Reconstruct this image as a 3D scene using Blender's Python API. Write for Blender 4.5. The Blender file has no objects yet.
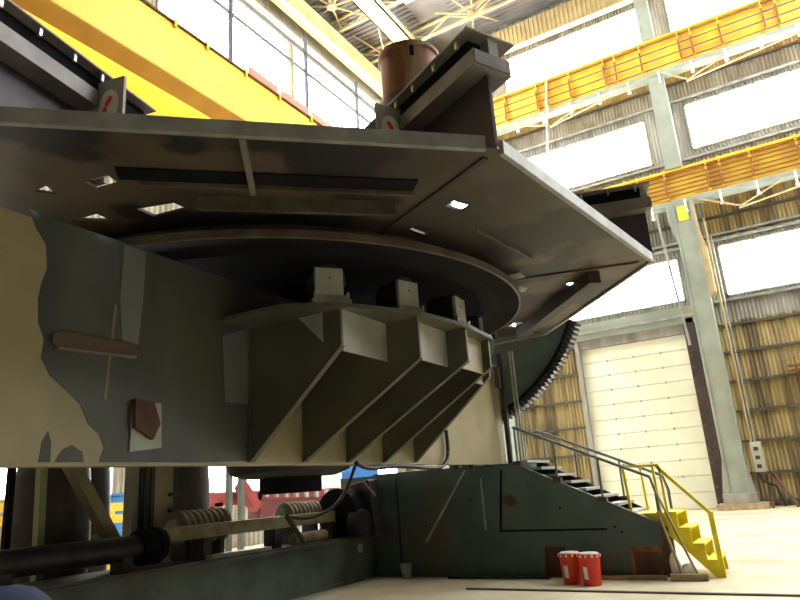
import bpy, math, random
from mathutils import Vector, Matrix
from mathutils.geometry import tessellate_polygon
random.seed(7)
PI = math.pi
col = bpy.context.scene.collection
R = math.radians

# ------------------------------------------------------------------ camera
F, PITCH, ROLL, YAW = 650.3, 0.28375, -0.06891, 0.52113
CAM = Vector((0, 0, 1.6))
cp, sp = math.cos(PITCH), math.sin(PITCH)
fw = Vector((-math.sin(YAW)*cp, math.cos(YAW)*cp, sp))
r0 = Vector((math.cos(YAW), math.sin(YAW), 0))
u0 = r0.cross(fw)
rt = math.cos(ROLL)*r0 + math.sin(ROLL)*u0
up = -math.sin(ROLL)*r0 + math.cos(ROLL)*u0
cd = bpy.data.cameras.new('camera')
cam = bpy.data.objects.new('camera', cd)
col.objects.link(cam)
cd.sensor_fit = 'HORIZONTAL'; cd.sensor_width = 36; cd.lens = F/800*36
cd.clip_start = 0.05; cd.clip_end = 200
m = Matrix((rt, up, -fw)).transposed().to_4x4()
m.translation = CAM
cam.matrix_world = m
bpy.context.scene.camera = cam

def ray(x, y): return rt*((x-400)/F) + up*(-(y-300)/F) + fw
def hx(x, y, X): d = ray(x, y); return CAM + d*((X-CAM.x)/d.x)
def hy(x, y, Y): d = ray(x, y); return CAM + d*((Y-CAM.y)/d.y)
def hz(x, y, Z): d = ray(x, y); return CAM + d*((Z-CAM.z)/d.z)

# ------------------------------------------------------------------ materials
def lin(c):
    return tuple(((v/255)/12.92 if v/255 <= .04045 else ((v/255+.055)/1.055)**2.4) for v in c)
MATS = {}
def mat(name, c, rough=.6, metal=0, c2=None, scale=3, stretch=(1, 1, 1), lo=.4, hi=.62, bump=0, c3=None, s3=1.2, lo3=.55, hi3=.7, spec=.5):
    if name in MATS: return MATS[name]
    M = bpy.data.materials.new(name); M.use_nodes = True
    nt = M.node_tree; N = nt.nodes; L = nt.links
    b = N['Principled BSDF']
    b.inputs['Roughness'].default_value = rough; b.inputs['Metallic'].default_value = metal
    b.inputs['Specular IOR Level'].default_value = spec
    b.inputs['Base Color'].default_value = (*lin(c), 1)
    if c2:
        g = N.new('ShaderNodeNewGeometry'); mp = N.new('ShaderNodeMapping'); mp.inputs['Scale'].default_value = stretch
        L.new(g.outputs['Position'], mp.inputs['Vector'])
        def layer(prev, cc, sc, a, z):
            n = N.new('ShaderNodeTexNoise'); n.inputs['Scale'].default_value = sc; n.inputs['Detail'].default_value = 6
            L.new(mp.outputs[0], n.inputs['Vector'])
            r = N.new('ShaderNodeMapRange'); r.inputs['From Min'].default_value = a; r.inputs['From Max'].default_value = z
            L.new(n.outputs['Fac'], r.inputs['Value'])
            x = N.new('ShaderNodeMix'); x.data_type = 'RGBA'
            L.new(r.outputs[0], x.inputs['Factor'])
            if prev is None: x.inputs['A'].default_value = (*lin(c), 1)
            else: L.new(prev, x.inputs['A'])
            x.inputs['B'].default_value = (*lin(cc), 1)
            return x.outputs['Result'], n
        o, n = layer(None, c2, scale, lo, hi)
        if c3: o, _ = layer(o, c3, s3, lo3, hi3)
        L.new(o, b.inputs['Base Color'])
        if bump:
            bp = N.new('ShaderNodeBump'); bp.inputs['Strength'].default_value = bump; bp.inputs['Distance'].default_value = .02
            L.new(n.outputs['Fac'], bp.inputs['Height']); L.new(bp.outputs[0], b.inputs['Normal'])
    MATS[name] = M
    return M
def emat(name, c, s):
    M = bpy.data.materials.new(name); M.use_nodes = True
    b = M.node_tree.nodes['Principled BSDF']
    b.inputs['Base Color'].default_value = (*lin(c), 1)
    b.inputs['Emission Color'].default_value = (*lin(c), 1)
    b.inputs['Emission Strength'].default_value = s
    return M

m_deck = mat('deck_steel', (88, 76, 66), .5, .1, (64, 57, 52), 1.1, lo=.42, hi=.6, c3=(36, 34, 40), s3=.8, lo3=.5, hi3=.54, bump=.1)
m_deck2 = mat('dark_mill_steel', (76, 68, 66), .55, .2, (58, 54, 58), 1.5, c3=(92, 80, 64), s3=.7)
m_edge = mat('edge_bar_paint', (150, 152, 150), .5, .1, (128, 130, 128), 4, bump=.1)
m_ring = mat('ring_steel', (106, 98, 86), .45, .3, (84, 74, 66), 3)
m_black = mat('black_and_shade', (28, 26, 34), .85, 0, (20, 19, 24), 2, spec=.15)  # black parts, and the shade under the slewing ring
m_cream = mat('cream_paint', (158, 148, 116), .42, 0, (144, 134, 104), 1.3, c3=(128, 120, 94), s3=.6, lo3=.55, hi3=.65)
m_patch = mat('web_shade_grey', (80, 84, 82), .3, 0, (68, 74, 76), 1.0, stretch=(1, 2, .4), c3=(90, 90, 74), s3=.9, lo3=.5, hi3=.7)  # grey tone of the shadow on the cream web
m_gus = mat('gusset_paint', (92, 92, 78), .5, 0, (78, 80, 70), 1.6, c3=(84, 86, 74), s3=.9)
m_lgrey = mat('light_grey_paint', (168, 172, 166), .45, 0, (146, 150, 144), 3)
m_green = mat('dark_green_paint', (84, 102, 96), .45, 0, (70, 86, 82), 1.2, c3=(88, 84, 70), s3=.7, lo3=.55, hi3=.66, bump=.08)
m_green2 = mat('bed_green_paint', (86, 100, 88), .5, 0, (66, 78, 70), 1.8, c3=(92, 84, 66), s3=1)
m_rust = mat('rusty_plate', (104, 72, 56), .8, 0, (80, 56, 46), 5, stretch=(1, 1, .4))
m_orust = mat('orange_rust', (150, 98, 48), .8, 0, (104, 66, 40), 6)
m_drum = mat('rusty_drum', (150, 98, 66), .55, .25, (96, 62, 46), 2.2, stretch=(1.6, 1.6, .25), c3=(176, 160, 128), s3=1.4, lo3=.5, hi3=.62)
m_beam = mat('radial_beam_steel', (70, 66, 76), .5, .15, (60, 54, 62), 1.4)
m_bflange = mat('beam_flange_grey', (134, 130, 126), .5, .1, (118, 112, 110), 3)
m_dgrey = mat('dark_grey_steel', (58, 60, 66), .5, .3, (46, 46, 50), 3)
m_yel = mat('crane_yellow', (250, 206, 62), .45, 0, (240, 192, 48), .6)
m_yel2 = mat('runway_yellow', (244, 196, 52), .5, 0, (226, 170, 44), 1.2, c3=(226, 174, 60), s3=.4)
m_syel = mat('stair_yellow', (250, 232, 40), .5, 0, (236, 214, 36), 4)
m_pgreen = mat('column_pale_green', (150, 156, 142), .55, 0, (136, 142, 130), 1.0, c3=(146, 140, 116), s3=.6, lo3=.58, hi3=.68)
m_clad = mat('stained_cladding', (168, 148, 98), .7, 0, (124, 108, 74), 1.0, stretch=(3, 1, .35), lo=.42, hi=.62, c3=(100, 86, 62), s3=.5, lo3=.52, hi3=.66)
m_cladg = mat('grey_cladding', (156, 154, 146), .8, 0, (130, 126, 118), .9, stretch=(2, 1, .5), c3=(120, 110, 96), s3=.5)
m_purlin = mat('purlin_steel', (92, 86, 76), .6, .1, (76, 70, 62), 3)
m_wallend = mat('end_wall_sheet', (172, 168, 150), .8, 0, (150, 146, 130), .8)
m_hall = mat('far_wall_sheet', (74, 72, 66), .85, 0, (62, 60, 56), .6)
m_roof = mat('roof_sheet', (118, 115, 112), .8, 0, (100, 98, 96), .7)
m_truss = mat('truss_cream', (190, 170, 124), .6, 0, (172, 152, 110), 1.5)
m_dpanel = mat('door_panel_white', (236, 236, 214), .5, 0, (226, 226, 200), .7)
m_dframe = mat('door_frame_brown', (74, 56, 50), .7, 0, (54, 44, 42), 1)
m_floor = mat('concrete_floor', (212, 200, 170), .7, 0, (194, 180, 146), .8, c3=(176, 160, 128), s3=.5, lo3=.55, hi3=.66, bump=.05)
m_wood = mat('plank_wood', (176, 156, 118), .8, 0, (140, 120, 90), 4)
m_red = mat('pail_red', (226, 60, 40), .35, 0)
m_redm = mat('maroon_paint', (150, 50, 54), .5, 0, (120, 40, 46), 3)
m_white = mat('white_plastic', (236, 234, 226), .5)
m_blue = mat('blue_tarp', (44, 112, 190), .5)
m_rope = mat('ribbed_khaki', (150, 138, 104), .7, 0, (120, 110, 84), 5)
m_lamp = mat('galvanised', (176, 178, 172), .4, .4, (150, 152, 148), 3)
m_pink = mat('busbar_red', (222, 120, 100), .5, 0)
m_cable = mat('black_rubber', (26, 26, 28), .5)
m_silver = mat('bare_metal', (200, 206, 206), .25, .6)
m_navy = mat('navy_knit', (44, 52, 78), .95, 0, (34, 42, 66), 30)
m_skin = mat('skin', (200, 156, 130), .55)
m_bay = emat('daylight_pane', (250, 253, 252), 7)
m_sky = emat('rooflight_sheet', (250, 253, 252), 9)
m_tube = emat('lamp_tube', (255, 246, 190), 3)

# ------------------------------------------------------------------ mesh builder
class MB:
    def __init__(s): s.v = []; s.f = []
    def add(s, vs, fs):
        n = len(s.v); s.v += [Vector(v) for v in vs]; s.f += [tuple(i+n for i in f) for f in fs]; return s
    def box(s, a, b):
        x0, y0, z0 = a; x1, y1, z1 = b
        return s.hexa([(x0,y0,z0),(x1,y0,z0),(x1,y1,z0),(x0,y1,z0)], [(x0,y0,z1),(x1,y0,z1),(x1,y1,z1),(x0,y1,z1)])
    def hexa(s, bot, top):
        return s.add(list(bot)+list(top), [(3,2,1,0),(4,5,6,7),(0,1,5,4),(1,2,6,5),(2,3,7,6),(3,0,4,7)])
    def bar(s, p, q, w, h, upv=(0, 0, 1)):
        p = Vector(p); q = Vector(q); d = (q-p).normalized(); u = Vector(upv)
        if abs(d.dot(u)) > .99: u = Vector((0, 1, 0))
        a = d.cross(u).normalized()*w/2; b = a.cross(d).normalized()*h/2
        return s.hexa([p-a-b, p+a-b, p+a+b, p-a+b], [q-a-b, q+a-b, q+a+b, q-a+b])
    def poly(s, pts, off):
        pts = [Vector(p) for p in pts]; off = Vector(off); n = len(pts)
        tri = tessellate_polygon([pts])
        vs = pts+[p+off for p in pts]
        fs = [t for t in tri]+[tuple(i+n for i in reversed(t)) for t in tri]+[(i, (i+1) % n, (i+1) % n+n, i+n) for i in range(n)]
        return s.add(vs, fs)
    def holed(s, outer, holes, z0, z1):
        loops = [[Vector((x, y, 0)) for x, y in outer]]+[[Vector((x, y, 0)) for x, y in h] for h in holes]
        tri = tessellate_polygon(loops); flat = [p for l in loops for p in l]; n = len(flat)
        vs = [(p.x, p.y, z0) for p in flat]+[(p.x, p.y, z1) for p in flat]
        fs = [tuple(t) for t in tri]+[tuple(i+n for i in reversed(t)) for t in tri]
        k = 0
        for l in loops:
            c = len(l); fs += [(k+i, k+(i+1) % c, k+(i+1) % c+n, k+i+n) for i in range(c)]; k += c
        return s.add(vs, fs)
    def cyl(s, p, q, r, r2=None, n=24, cap=True):
        p = Vector(p); q = Vector(q); r2 = r if r2 is None else r2
        d = (q-p).normalized(); u = Vector((0, 0, 1)) if abs(d.z) < .9 else Vector((1, 0, 0))
        a = d.cross(u).normalized(); b = d.cross(a)
        c = [(a*math.cos(2*PI*i/n)+b*math.sin(2*PI*i/n)) for i in range(n)]
        vs = [p+v*r for v in c]+[q+v*r2 for v in c]
        fs = [(i, (i+1) % n, (i+1) % n+n, i+n) for i in range(n)]
        if cap: fs += [tuple(range(n-1, -1, -1)), tuple(range(n, 2*n))]
        return s.add(vs, fs)
    def lathe(s, c, axis, prof, n=40, a0=0, a1=2*PI):
        c = Vector(c); d = Vector(axis).normalized(); u = Vector((0, 0, 1)) if abs(d.z) < .9 else Vector((1, 0, 0))
        a = d.cross(u).normalized(); b = d.cross(a); full = abs(a1-a0-2*PI) < 1e-6
        k = n if full else n+1; m_ = len(prof); vs = []
        for i in range(k):
            t = a0+(a1-a0)*i/n
            for r, h in prof: vs.append(c+d*h+(a*math.cos(t)+b*math.sin(t))*r)
        fs = []
        for i in range(n):
            j = (i+1) % k
            for q in range(m_-1): fs.append((i*m_+q, j*m_+q, j*m_+q+1, i*m_+q+1))
        return s.add(vs, fs)
    def tube(s, pts, r, n=8):
        pts = [Vector(p) for p in pts]
        rings = []
        for i, p in enumerate(pts):
            d = (pts[min(i+1, len(pts)-1)]-pts[max(i-1, 0)]).normalized()
            u = Vector((0, 0, 1)) if abs(d.z) < .95 else Vector((1, 0, 0))
            a = d.cross(u).normalized(); b = d.cross(a)
            rings.append([p+(a*math.cos(2*PI*k/n)+b*math.sin(2*PI*k/n))*r for k in range(n)])
        vs = [v for g in rings for v in g]; fs = []
        for i in range(len(pts)-1):
            for k in range(n): fs.append((i*n+k, i*n+(k+1) % n, (i+1)*n+(k+1) % n, (i+1)*n+k))
        fs += [tuple(range(n-1, -1, -1)), tuple(range(len(vs)-n, len(vs)))]
        return s.add(vs, fs)
    def build(s, name, material, parent=None, smooth=False, bevel=0):
        me = bpy.data.meshes.new(name)
        o = bpy.data.objects.new(name, me)
        off = Vector((0, 0, 0))
        if parent is not None:
            q = parent
            while q is not None: off += q.location; q = q.parent
        else:
            xs = [v.x for v in s.v]; ys = [v.y for v in s.v]; zs = [v.z for v in s.v]
            off = Vector(((min(xs)+max(xs))/2, (min(ys)+max(ys))/2, min(zs)))
            o.location = off
        me.from_pydata([v-off for v in s.v], [], s.f)
        me.validate(); me.update()
        import bmesh
        bm = bmesh.new(); bm.from_mesh(me); bmesh.ops.recalc_face_normals(bm, faces=bm.faces); bm.to_mesh(me); bm.free()
        me.materials.append(material)
        if smooth:
            for p in me.polygons: p.use_smooth = True
            try: me.set_sharp_from_angle(angle=R(38))
            except Exception: pass
        col.objects.link(o)
        if parent is not None: o.parent = parent
        if bevel:
            b = o.modifiers.new('bevel', 'BEVEL'); b.width = bevel; b.segments = 2; b.limit_method = 'ANGLE'
        return o
def thing(name, label, cat, loc=(0, 0, 0), group=None):
    o = bpy.data.objects.new(name, None); col.objects.link(o); o.location = loc; o.empty_display_size = .2
    return tag(o, label, cat, group)
def tag(o, label, cat, group=None, kind=None):
    o['label'] = label; o['category'] = cat
    if group: o['group'] = group
    if kind: o['kind'] = kind
    return o
def struct(o): o['kind'] = 'structure'; return o
def clone(root, loc, label, group=None):
    c = root.copy(); col.objects.link(c); c.location = loc; c['label'] = label
    if group: c['group'] = group
    for ch in list(root.children):
        d = ch.copy(); col.objects.link(d); d.parent = c
        for g in list(ch.children):
            e = g.copy(); col.objects.link(e); e.parent = d
    return c

# ------------------------------------------------------------------ setting
WY = 31.1; XW = -18.1; XE = 18.0; YS = -16.0; ZR = 26.9
SY = WY/30.66
def wx(x): return x*SY
def wz(z): return 1.6+(z-1.6)*SY
struct(MB().box((XW-.3, YS-.3, -.3), (XE+.3, WY+.3, 0)).build('floor', m_floor))

def corr_wall(mb, axis, fixed, a0, a1, z0, z1, sign, pitch=.16, dep=.035):
    """corrugated sheet; axis 'x' runs along X at y=fixed, 'y' runs along Y at x=fixed"""
    n = max(2, int((a1-a0)/(pitch/4)))
    vs = []; fs = []
    for i in range(n+1):
        a = a0+(a1-a0)*i/n
        k = i % 4
        d = fixed+sign*(dep if k in (1, 2) else 0)
        p = (a, d) if axis == 'x' else (d, a)
        vs += [(p[0], p[1], z0), (p[0], p[1], z1)]
    for i in range(n): fs.append((2*i, 2*i+2, 2*i+3, 2*i+1))
    mb.add(vs, fs)
def wall_with_openings(name, axis, fixed, a0, a1, z0, z1, sign, opens, mats, split=None, pitch=.16):
    """sheets around rectangular openings; sheets below split use mats[0], above mats[1]"""
    aa = sorted({a0, a1, *[o[0] for o in opens], *[o[1] for o in opens]})
    zz = sorted({z0, z1, *( [split] if split else []), *[o[2] for o in opens], *[o[3] for o in opens]})
    lo = MB(); hi = MB()
    for j in range(len(zz)-1):
        zc = (zz[j]+zz[j+1])/2
        run = None
        for i in range(len(aa)-1):
            ac = (aa[i]+aa[i+1])/2
            hole = any(o[0] < ac < o[1] and o[2] < zc < o[3] for o in opens)
            if not hole:
                if run is None: run = aa[i]
                if i == len(aa)-2: corr_wall(lo if split and zc < split else hi, axis, fixed, run, aa[i+1], zz[j], zz[j+1], sign, pitch)
            elif run is not None:
                corr_wall(lo if split and zc < split else hi, axis, fixed, run, aa[i], zz[j], zz[j+1], sign, pitch); run = None
    # solid backing behind the sheets so no light leaks
    bk = MB()
    for j in range(len(zz)-1):
        for i in range(len(aa)-1):
            ac = (aa[i]+aa[i+1])/2; zc = (zz[j]+zz[j+1])/2
            if any(o[0] < ac < o[1] and o[2] < zc < o[3] for o in opens): continue
            b0, b1 = sorted((fixed-sign*.02, fixed-sign*.2))
            if axis == 'x': bk.box((aa[i], b0, zz[j]), (aa[i+1], b1, zz[j+1]))
            else: bk.box((b0, aa[i], zz[j]), (b1, aa[i+1], zz[j+1]))
    w = struct(bk.build(name, mats[1]))
    if hi.v: hi.build('corrugated_sheet', mats[1], w)
    if lo.v: lo.build('stained_sheet', mats[0], w)
    return w

# back wall (faces us beyond the machine)
nw = [  # x0,x1,z0,z1 measured at Y=30.66
    (-9.9, -2.95, 8.8, 10.85), (-1.3, 6.0, 8.68, 11.03), (-17.3, -10.9, 8.8, 10.85), (7.3, 14.6, 8.68, 11.03),
    (-9.9, -3.2, 15.6, 18.04), (-1.42, 6.0, 15.8, 18.2), (-17.3, -10.9, 15.6, 18.04), (7.3, 14.6, 15.8, 18.2),
    (-9.9, -2.55, 20.9, 24.35), (-1.3, 6.0, 20.9, 25.2), (-17.3, -10.9, 20.9, 24.35), (7.3, 14.6, 20.9, 25.2)]
nw = [(wx(a), wx(b), wz(c), wz(d)) for a, b, c, d in nw]
door = (wx(-7.92), wx(-3.2), 0, wz(7.35))
wn = wall_with_openings('wall_north', 'x', WY, XW, XE, 0, ZR, -1, nw+[door], (m_clad, m_cladg), split=wz(7.6))
wn2 = MB(); corr_wall(wn2, 'x', WY-.012, wx(-1.6), wx(6.5), wz(11.3), wz(13.3), -1)
wn2.build('stained_sheet', m_clad, wn)
def window(idx, a0, a1, z0, z1, axis, fixed, sign, pane=None, nmul=5):
    t = MB(); d0, d1 = sorted((fixed-sign*.02, fixed+sign*.06)); p0, p1 = sorted((fixed-sign*.1, fixed-sign*.06))
    def bx(mb, a, b, c, d, e0, e1):
        if axis == 'x': mb.box((a, e0, c), (b, e1, d))
        else: mb.box((e0, a, c), (e1, b, d))
    w = .07
    bx(t, a0, a1, z0, z0+w, d0, d1); bx(t, a0, a1, z1-w, z1, d0, d1); bx(t, a0, a0+w, z0, z1, d0, d1); bx(t, a1-w, a1, z0, z1, d0, d1)
    for k in range(1, nmul):
        x = a0+(a1-a0)*k/nmul; bx(t, x-.02, x+.02, z0, z1, d0, d1)
    f = struct(t.build('window_%d' % idx, m_wallend))
    q = MB(); bx(q, a0, a1, z0, z1, p0, p1)
    q.build('window_pane', pane or m_bay, f)
    return f
k = 1
for a, b, c, d in nw: window(k, a, b, c, d, 'x', WY, -1); k += 1
# purlins across the cladding
pl = MB()
for z in (0.25, 1.31, 2.57, 3.8, 5.02, 6.26, 7.43):
    for a, b in ((XW, door[0]-.1), (wx(-2.0), XE)):
        pl.box((a, WY-.16, wz(z)-.05), (b, WY-.04, wz(z)+.05))
for z in (12.32, 14.2, 19.4, 20.0):
    pl.box((XW, WY-.16, wz(z)-.05), (XE, WY-.04, wz(z)+.05))
pl.build('purlin', m_purlin, wn)
pl = MB()
for z in (8.5, 11.25, 11.5, 15.4, 18.45):
    pl.box((XW, WY-.2, wz(z)-.05), (XE, WY-.04, wz(z)+.05))
pl.build('window_rail', m_lamp, wn)

# sectional door
dz = door[3]; dx0, dx1 = door[0], door[1]
fr = MB()
fr.box((dx1-.02, WY-.5, 0), (dx1+.42, WY-.04, dz+.6))
dr = struct(fr.build('door_1', m_dframe))
MB().box((dx0-.16, WY-.4, 0), (dx0+.02, WY-.04, dz+.6)).box((dx0, WY-.3, dz), (dx1, WY-.04, dz+.45)).build('door_frame', m_cladg, dr)
np_ = 11
hp = dz/np_
pn = MB()
for i in range(np_): pn.box((dx0+.02, WY-.1, i*hp+.015), (dx1-.02, WY+.02, (i+1)*hp-.015))
pn.build('door_panel', m_dpanel, dr, bevel=.015)
sl = MB(); sl.box((dx0+.03, WY-.06, 0), (dx1-.03, WY+.1, dz)); sl.build('panel_seam', mat('seam_grey', (206, 204, 184)), dr)
hn = MB()
for i in range(1, np_):
    for q in (.25, .5, .75):
        x = dx0+(dx1-dx0)*q; hn.box((x-.04, WY-.13, i*hp-.05), (x+.04, WY-.1, i*hp+.05))
hn.build('hinge', m_lamp, dr)
tr = MB()
for i in range(14): tr.box((dx1+.0, WY-.56, .3+i*.5), (dx1+.14, WY-.5, .42+i*.5))
tr.build('door_track', m_rust, dr)
# head beam and rail above the door
t = tag(MB().box((dx0-.4, WY-.5, wz(7.75)), (dx1+.8, WY-.22, wz(8.5))).build('lintel_beam', m_pgreen), 'grey green lintel beam running above the tall white sectional door', 'beam')
MB().box((dx0-.6, WY-.62, wz(8.0)), (dx1+.5, WY-.5, wz(8.12))).build('rail', m_lamp, t)

# end wall
ew = [(13.95, 21.9, 14.2, 23.9), (22.2, 30.6, 14.2, 23.9), (4.0, 12.0, 14.2, 21.5), (8.0, 13.2, 2.0, 4.4), (14.2, 20.2, 1.9, 4.6), (21.5, 30, 1.2, 5.6)]
ww = wall_with_openings('wall_west', 'y', XW, YS, WY, 0, ZR, 1, ew, (m_wallend, m_wallend), pitch=.24)
for a, b, c, d in ew: window(k, a, b, c, d, 'y', XW, 1, nmul=4); k += 1
# walls behind and to the right of the photographer
so = []
wall_with_openings('wall_south', 'x', YS, XW, XE, 0, ZR, 1, so, (m_hall, m_hall), pitch=.5)
for a, b, c, d in so: window(k, a, b, c, d, 'x', YS, 1); k += 1
eo = [(18, 29, 12, 20)]  # unseen window added to throw light into the hall
wall_with_openings('wall_east', 'y', XE, YS, WY, 0, ZR, -1, eo, (m_hall, m_hall), pitch=.5)
for a, b, c, d in eo: window(k, a, b, c, d, 'y', XE, -1); k += 1  # added unseen window, for light

# roof with rooflight strips; all but the first are unseen, added for light
strips = [(-13.4, -11.7, 14, 26.3), (-4.2, -2.4, 14, 24), (4.0, 6.0, 12, 28), (11, 13, 12, 28)]
rf = MB()
xs = sorted({XW, XE, *[s[0] for s in strips], *[s[1] for s in strips]}); ys = sorted({YS, WY, *[s[2] for s in strips], *[s[3] for s in strips]})
for i in range(len(xs)-1):
    for j in range(len(ys)-1):
        xc = (xs[i]+xs[i+1])/2; yc = (ys[j]+ys[j+1])/2
        if any(s[0] < xc < s[1] and s[2] < yc < s[3] for s in strips): continue
        rf.box((xs[i], ys[j], ZR), (xs[i+1], ys[j+1], ZR+.2))
ce = struct(rf.build('ceiling', m_roof))
rb = MB()
y = 8.0
while y < WY:
    if True:
        for a, b in ((XW, -13.5), (-11.6, -4.3), (-2.3, 3.9), (6.1, 10.9), (13.1, XE)): rb.box((a, y, ZR-.05), (b, y+.1, ZR))
    y += .32
rb.build('roof_rib', m_roof, ce)
for s in strips:
    w = struct(MB().box((s[0]-.06, s[2], ZR-.04), (s[0], s[3], ZR+.02)).box((s[1], s[2], ZR-.04), (s[1]+.06, s[3], ZR+.02)).build('window_%d' % k, m_wallend)); k += 1  # rooflight frames; all but the first are added and unseen
    MB().box((s[0], s[2], ZR+.05), (s[1], s[3], ZR+.09)).build('window_pane', m_sky, w)

# eave beam along the end wall, fascia along the back wall
t = tag(MB().box((XW+.55, YS+.05, 24.75), (XW+1.15, WY-.3, 25.75)).build('eave_beam', m_truss), 'long beige box girder running under the roof along the end wall windows', 'beam')
t = tag(MB().box((XW+.25, YS+.05, 23.95), (XW+.4, WY-.3, 24.15)).build('curtain_rail', m_white), 'thin white rail along the top of the end wall windows', 'rail')
t = tag(MB().box((XW+1.25, WY-.75, wz(24.45)), (XE-.1, WY-.35, wz(25.75))).build('fascia_girder', m_truss), 'cream ribbed fascia girder above the highest windows of the back wall', 'beam')
rb = MB(); x = XW+.6
while x < XE-.3: rb.box((x, WY-.79, wz(24.5)), (x+.09, WY-.75, wz(25.7))); x += .24
rb.build('rib', m_truss, t)

# ------------------------------------------------------------------ roof trusses
ZT = 26.0
def truss_x(y, label, x0=XW+.6, x1=4.0):
    t = thing('roof_truss', label, 'truss', (x0, y, ZT))
    c = MB(); c.bar((x0, y, ZT), (x1, y, ZT), .13, .13); c.bar((x0, y, ZR-.13), (x1, y, ZR-.13), .13, .13); c.build('chord', m_truss, t)
    w = MB(); x = x0; s = 0
    while x < x1-1.4:
        w.bar((x, y, ZT if s else ZR-.13), (x+1.4, y, ZR-.13 if s else ZT), .07, .07); x += 1.4; s = 1-s
    w.build('web_bar', m_truss, t)
    return t
truss_x(28.3, 'cream lattice roof truss nearest to the back wall')
truss_x(25.0, 'cream lattice roof truss crossing above the rusty drum')
truss_x(21.2, 'cream lattice roof truss crossing the roof at the top edge')
# star shaped bracing under the roof sheets
def star(c, label, reach=2.6):
    t = thing('roof_brace', label, 'brace', c, 'star shaped braces under the roof')
    c = Vector(c)
    MB().cyl(c-Vector((0, 0, .1)), c+Vector((0, 0, .14)), .26, n=12).build('node', m_truss, t)
    for k in range(8):
        a = R(22+45*k); e = c+Vector((math.cos(a)*reach, math.sin(a)*reach, .45))
        MB().bar(c, e, .07, .07).build('strut', m_truss, t)
star((-16.35, 23.4, 26.2), 'cream star shaped roof brace between the end wall and the lamp beam')
star((-10.5, 28.35, 26.25), 'cream star shaped roof brace above the end of the near radial beam', 2.0)
star((-16.2, 28.4, 26.2), 'cream star shaped roof brace in the far corner of the roof', 2.2)
# lamp beam
t = thing('lamp_beam', 'cream roof beam carrying a row of lit lamp tubes above the rusty drum', 'beam', (-14.4, 20, 25.6))
MB().box((-14.9, YS+.1, 25.6), (-13.9, WY-.9, 25.66)).box((-14.9, YS+.1, 25.6), (-14.82, WY-.9, 26.0)).box((-13.98, YS+.1, 25.6), (-13.9, WY-.9, 26.0)).build('channel', m_truss, t)
for q in range(6):
    y = 20.9+q*1.62
    MB().box((-14.52, y, 25.5), (-14.28, y+1.4, 25.6)).build('lamp_tube', m_tube, t)

# ------------------------------------------------------------------ crane runways on the back wall
RY = 29.9; rs = RY/30.66
def rx(x): return x*rs
def rz(z): return 1.6+(z-1.6)*rs
def runway(z0, z1, lab, nlines):
    t = thing('crane_runway_beam', lab, 'beam', (0, RY, z0))
    MB().box((XW+.3, RY, z0+.22), (14, RY+.12, z1)).build('web', m_yel2, t)
    MB().box((XW+.3, RY-.22, z1-.05), (14, RY+.3, z1+.06)).build('top_flange', m_yel2, t)
    MB().box((XW+.3, RY-.25, z0), (14, RY+.3, z0+.22)).build('bottom_flange', m_pgreen, t)
    c = MB()
    for i in range(nlines):
        z = z0+.42+(z1-z0-.62)*i/(nlines-1); c.box((XW+.3, RY-.2, z), (14, RY-.16, z+.045))
    c.build('conductor_bar', m_purlin if nlines < 5 else m_rust, t)
    x = -16.8; j = 0
    while x < 6:
        for q in (0, .55) if j % 2 else (0,):
            MB().box((x+q, RY-.19, z0+.3), (x+q+.07, RY, z1+.14)).build('bracket', m_yel2, t)
            MB().box((x+q-.01, RY-.25, z0+.5), (x+q+.07, RY-.19, z1-.45)).build('insulator', m_orust, t)
        x += 1.75; j += 1
    x = -16.3
    while x < 6:
        b = MB().cyl((x, RY-.32, z0-.42), (x, RY-.32, z0+.12), .045, n=8); b.cyl((x, RY-.32, z0-.5), (x, RY-.32, z0-.42), .08, n=8)
        b.build('hanger', m_white, t); x += 1.42
    return t
runway(rz(20.05), rz(22.05), 'upper yellow crane runway beam high on the back wall', 4)
runway(rz(13.3), rz(15.0), 'lower yellow crane runway beam below the middle windows', 6)
# diagonal tie rods under the runways
def tie(z, x0, xm, x1, lab, dzm=1.5):
    t = thing('tie_rod', lab, 'rod', (x0, RY, z))
    m_ = MB(); m_.bar((x0, RY-.4, z-.05), (xm, RY-.4, z-dzm*.55), .06, .06)
    m_.build('short_bar', m_truss, t)
    MB().bar((xm, RY-.4, z-dzm*.55), (xm+1.6, RY-.1, z-.05), .06, .06).build('strut', m_truss, t)
    MB().bar((xm-.1, RY-.4, z-dzm*.6), (x1, RY-.4, z-.12), .06, .06).build('long_bar', m_truss, t)
tie(rz(20.05), rx(-2.0), rx(-.95), rx(6), 'cream tie rods under the upper runway right of the column')
tie(rz(20.05), rx(-9.8), rx(-7.6), rx(-3.3), 'cream tie rods under the upper runway left of the column')
tie(rz(13.3), rx(-1.6), rx(0), rx(6), 'cream tie rods under the lower runway right of the column')

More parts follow.
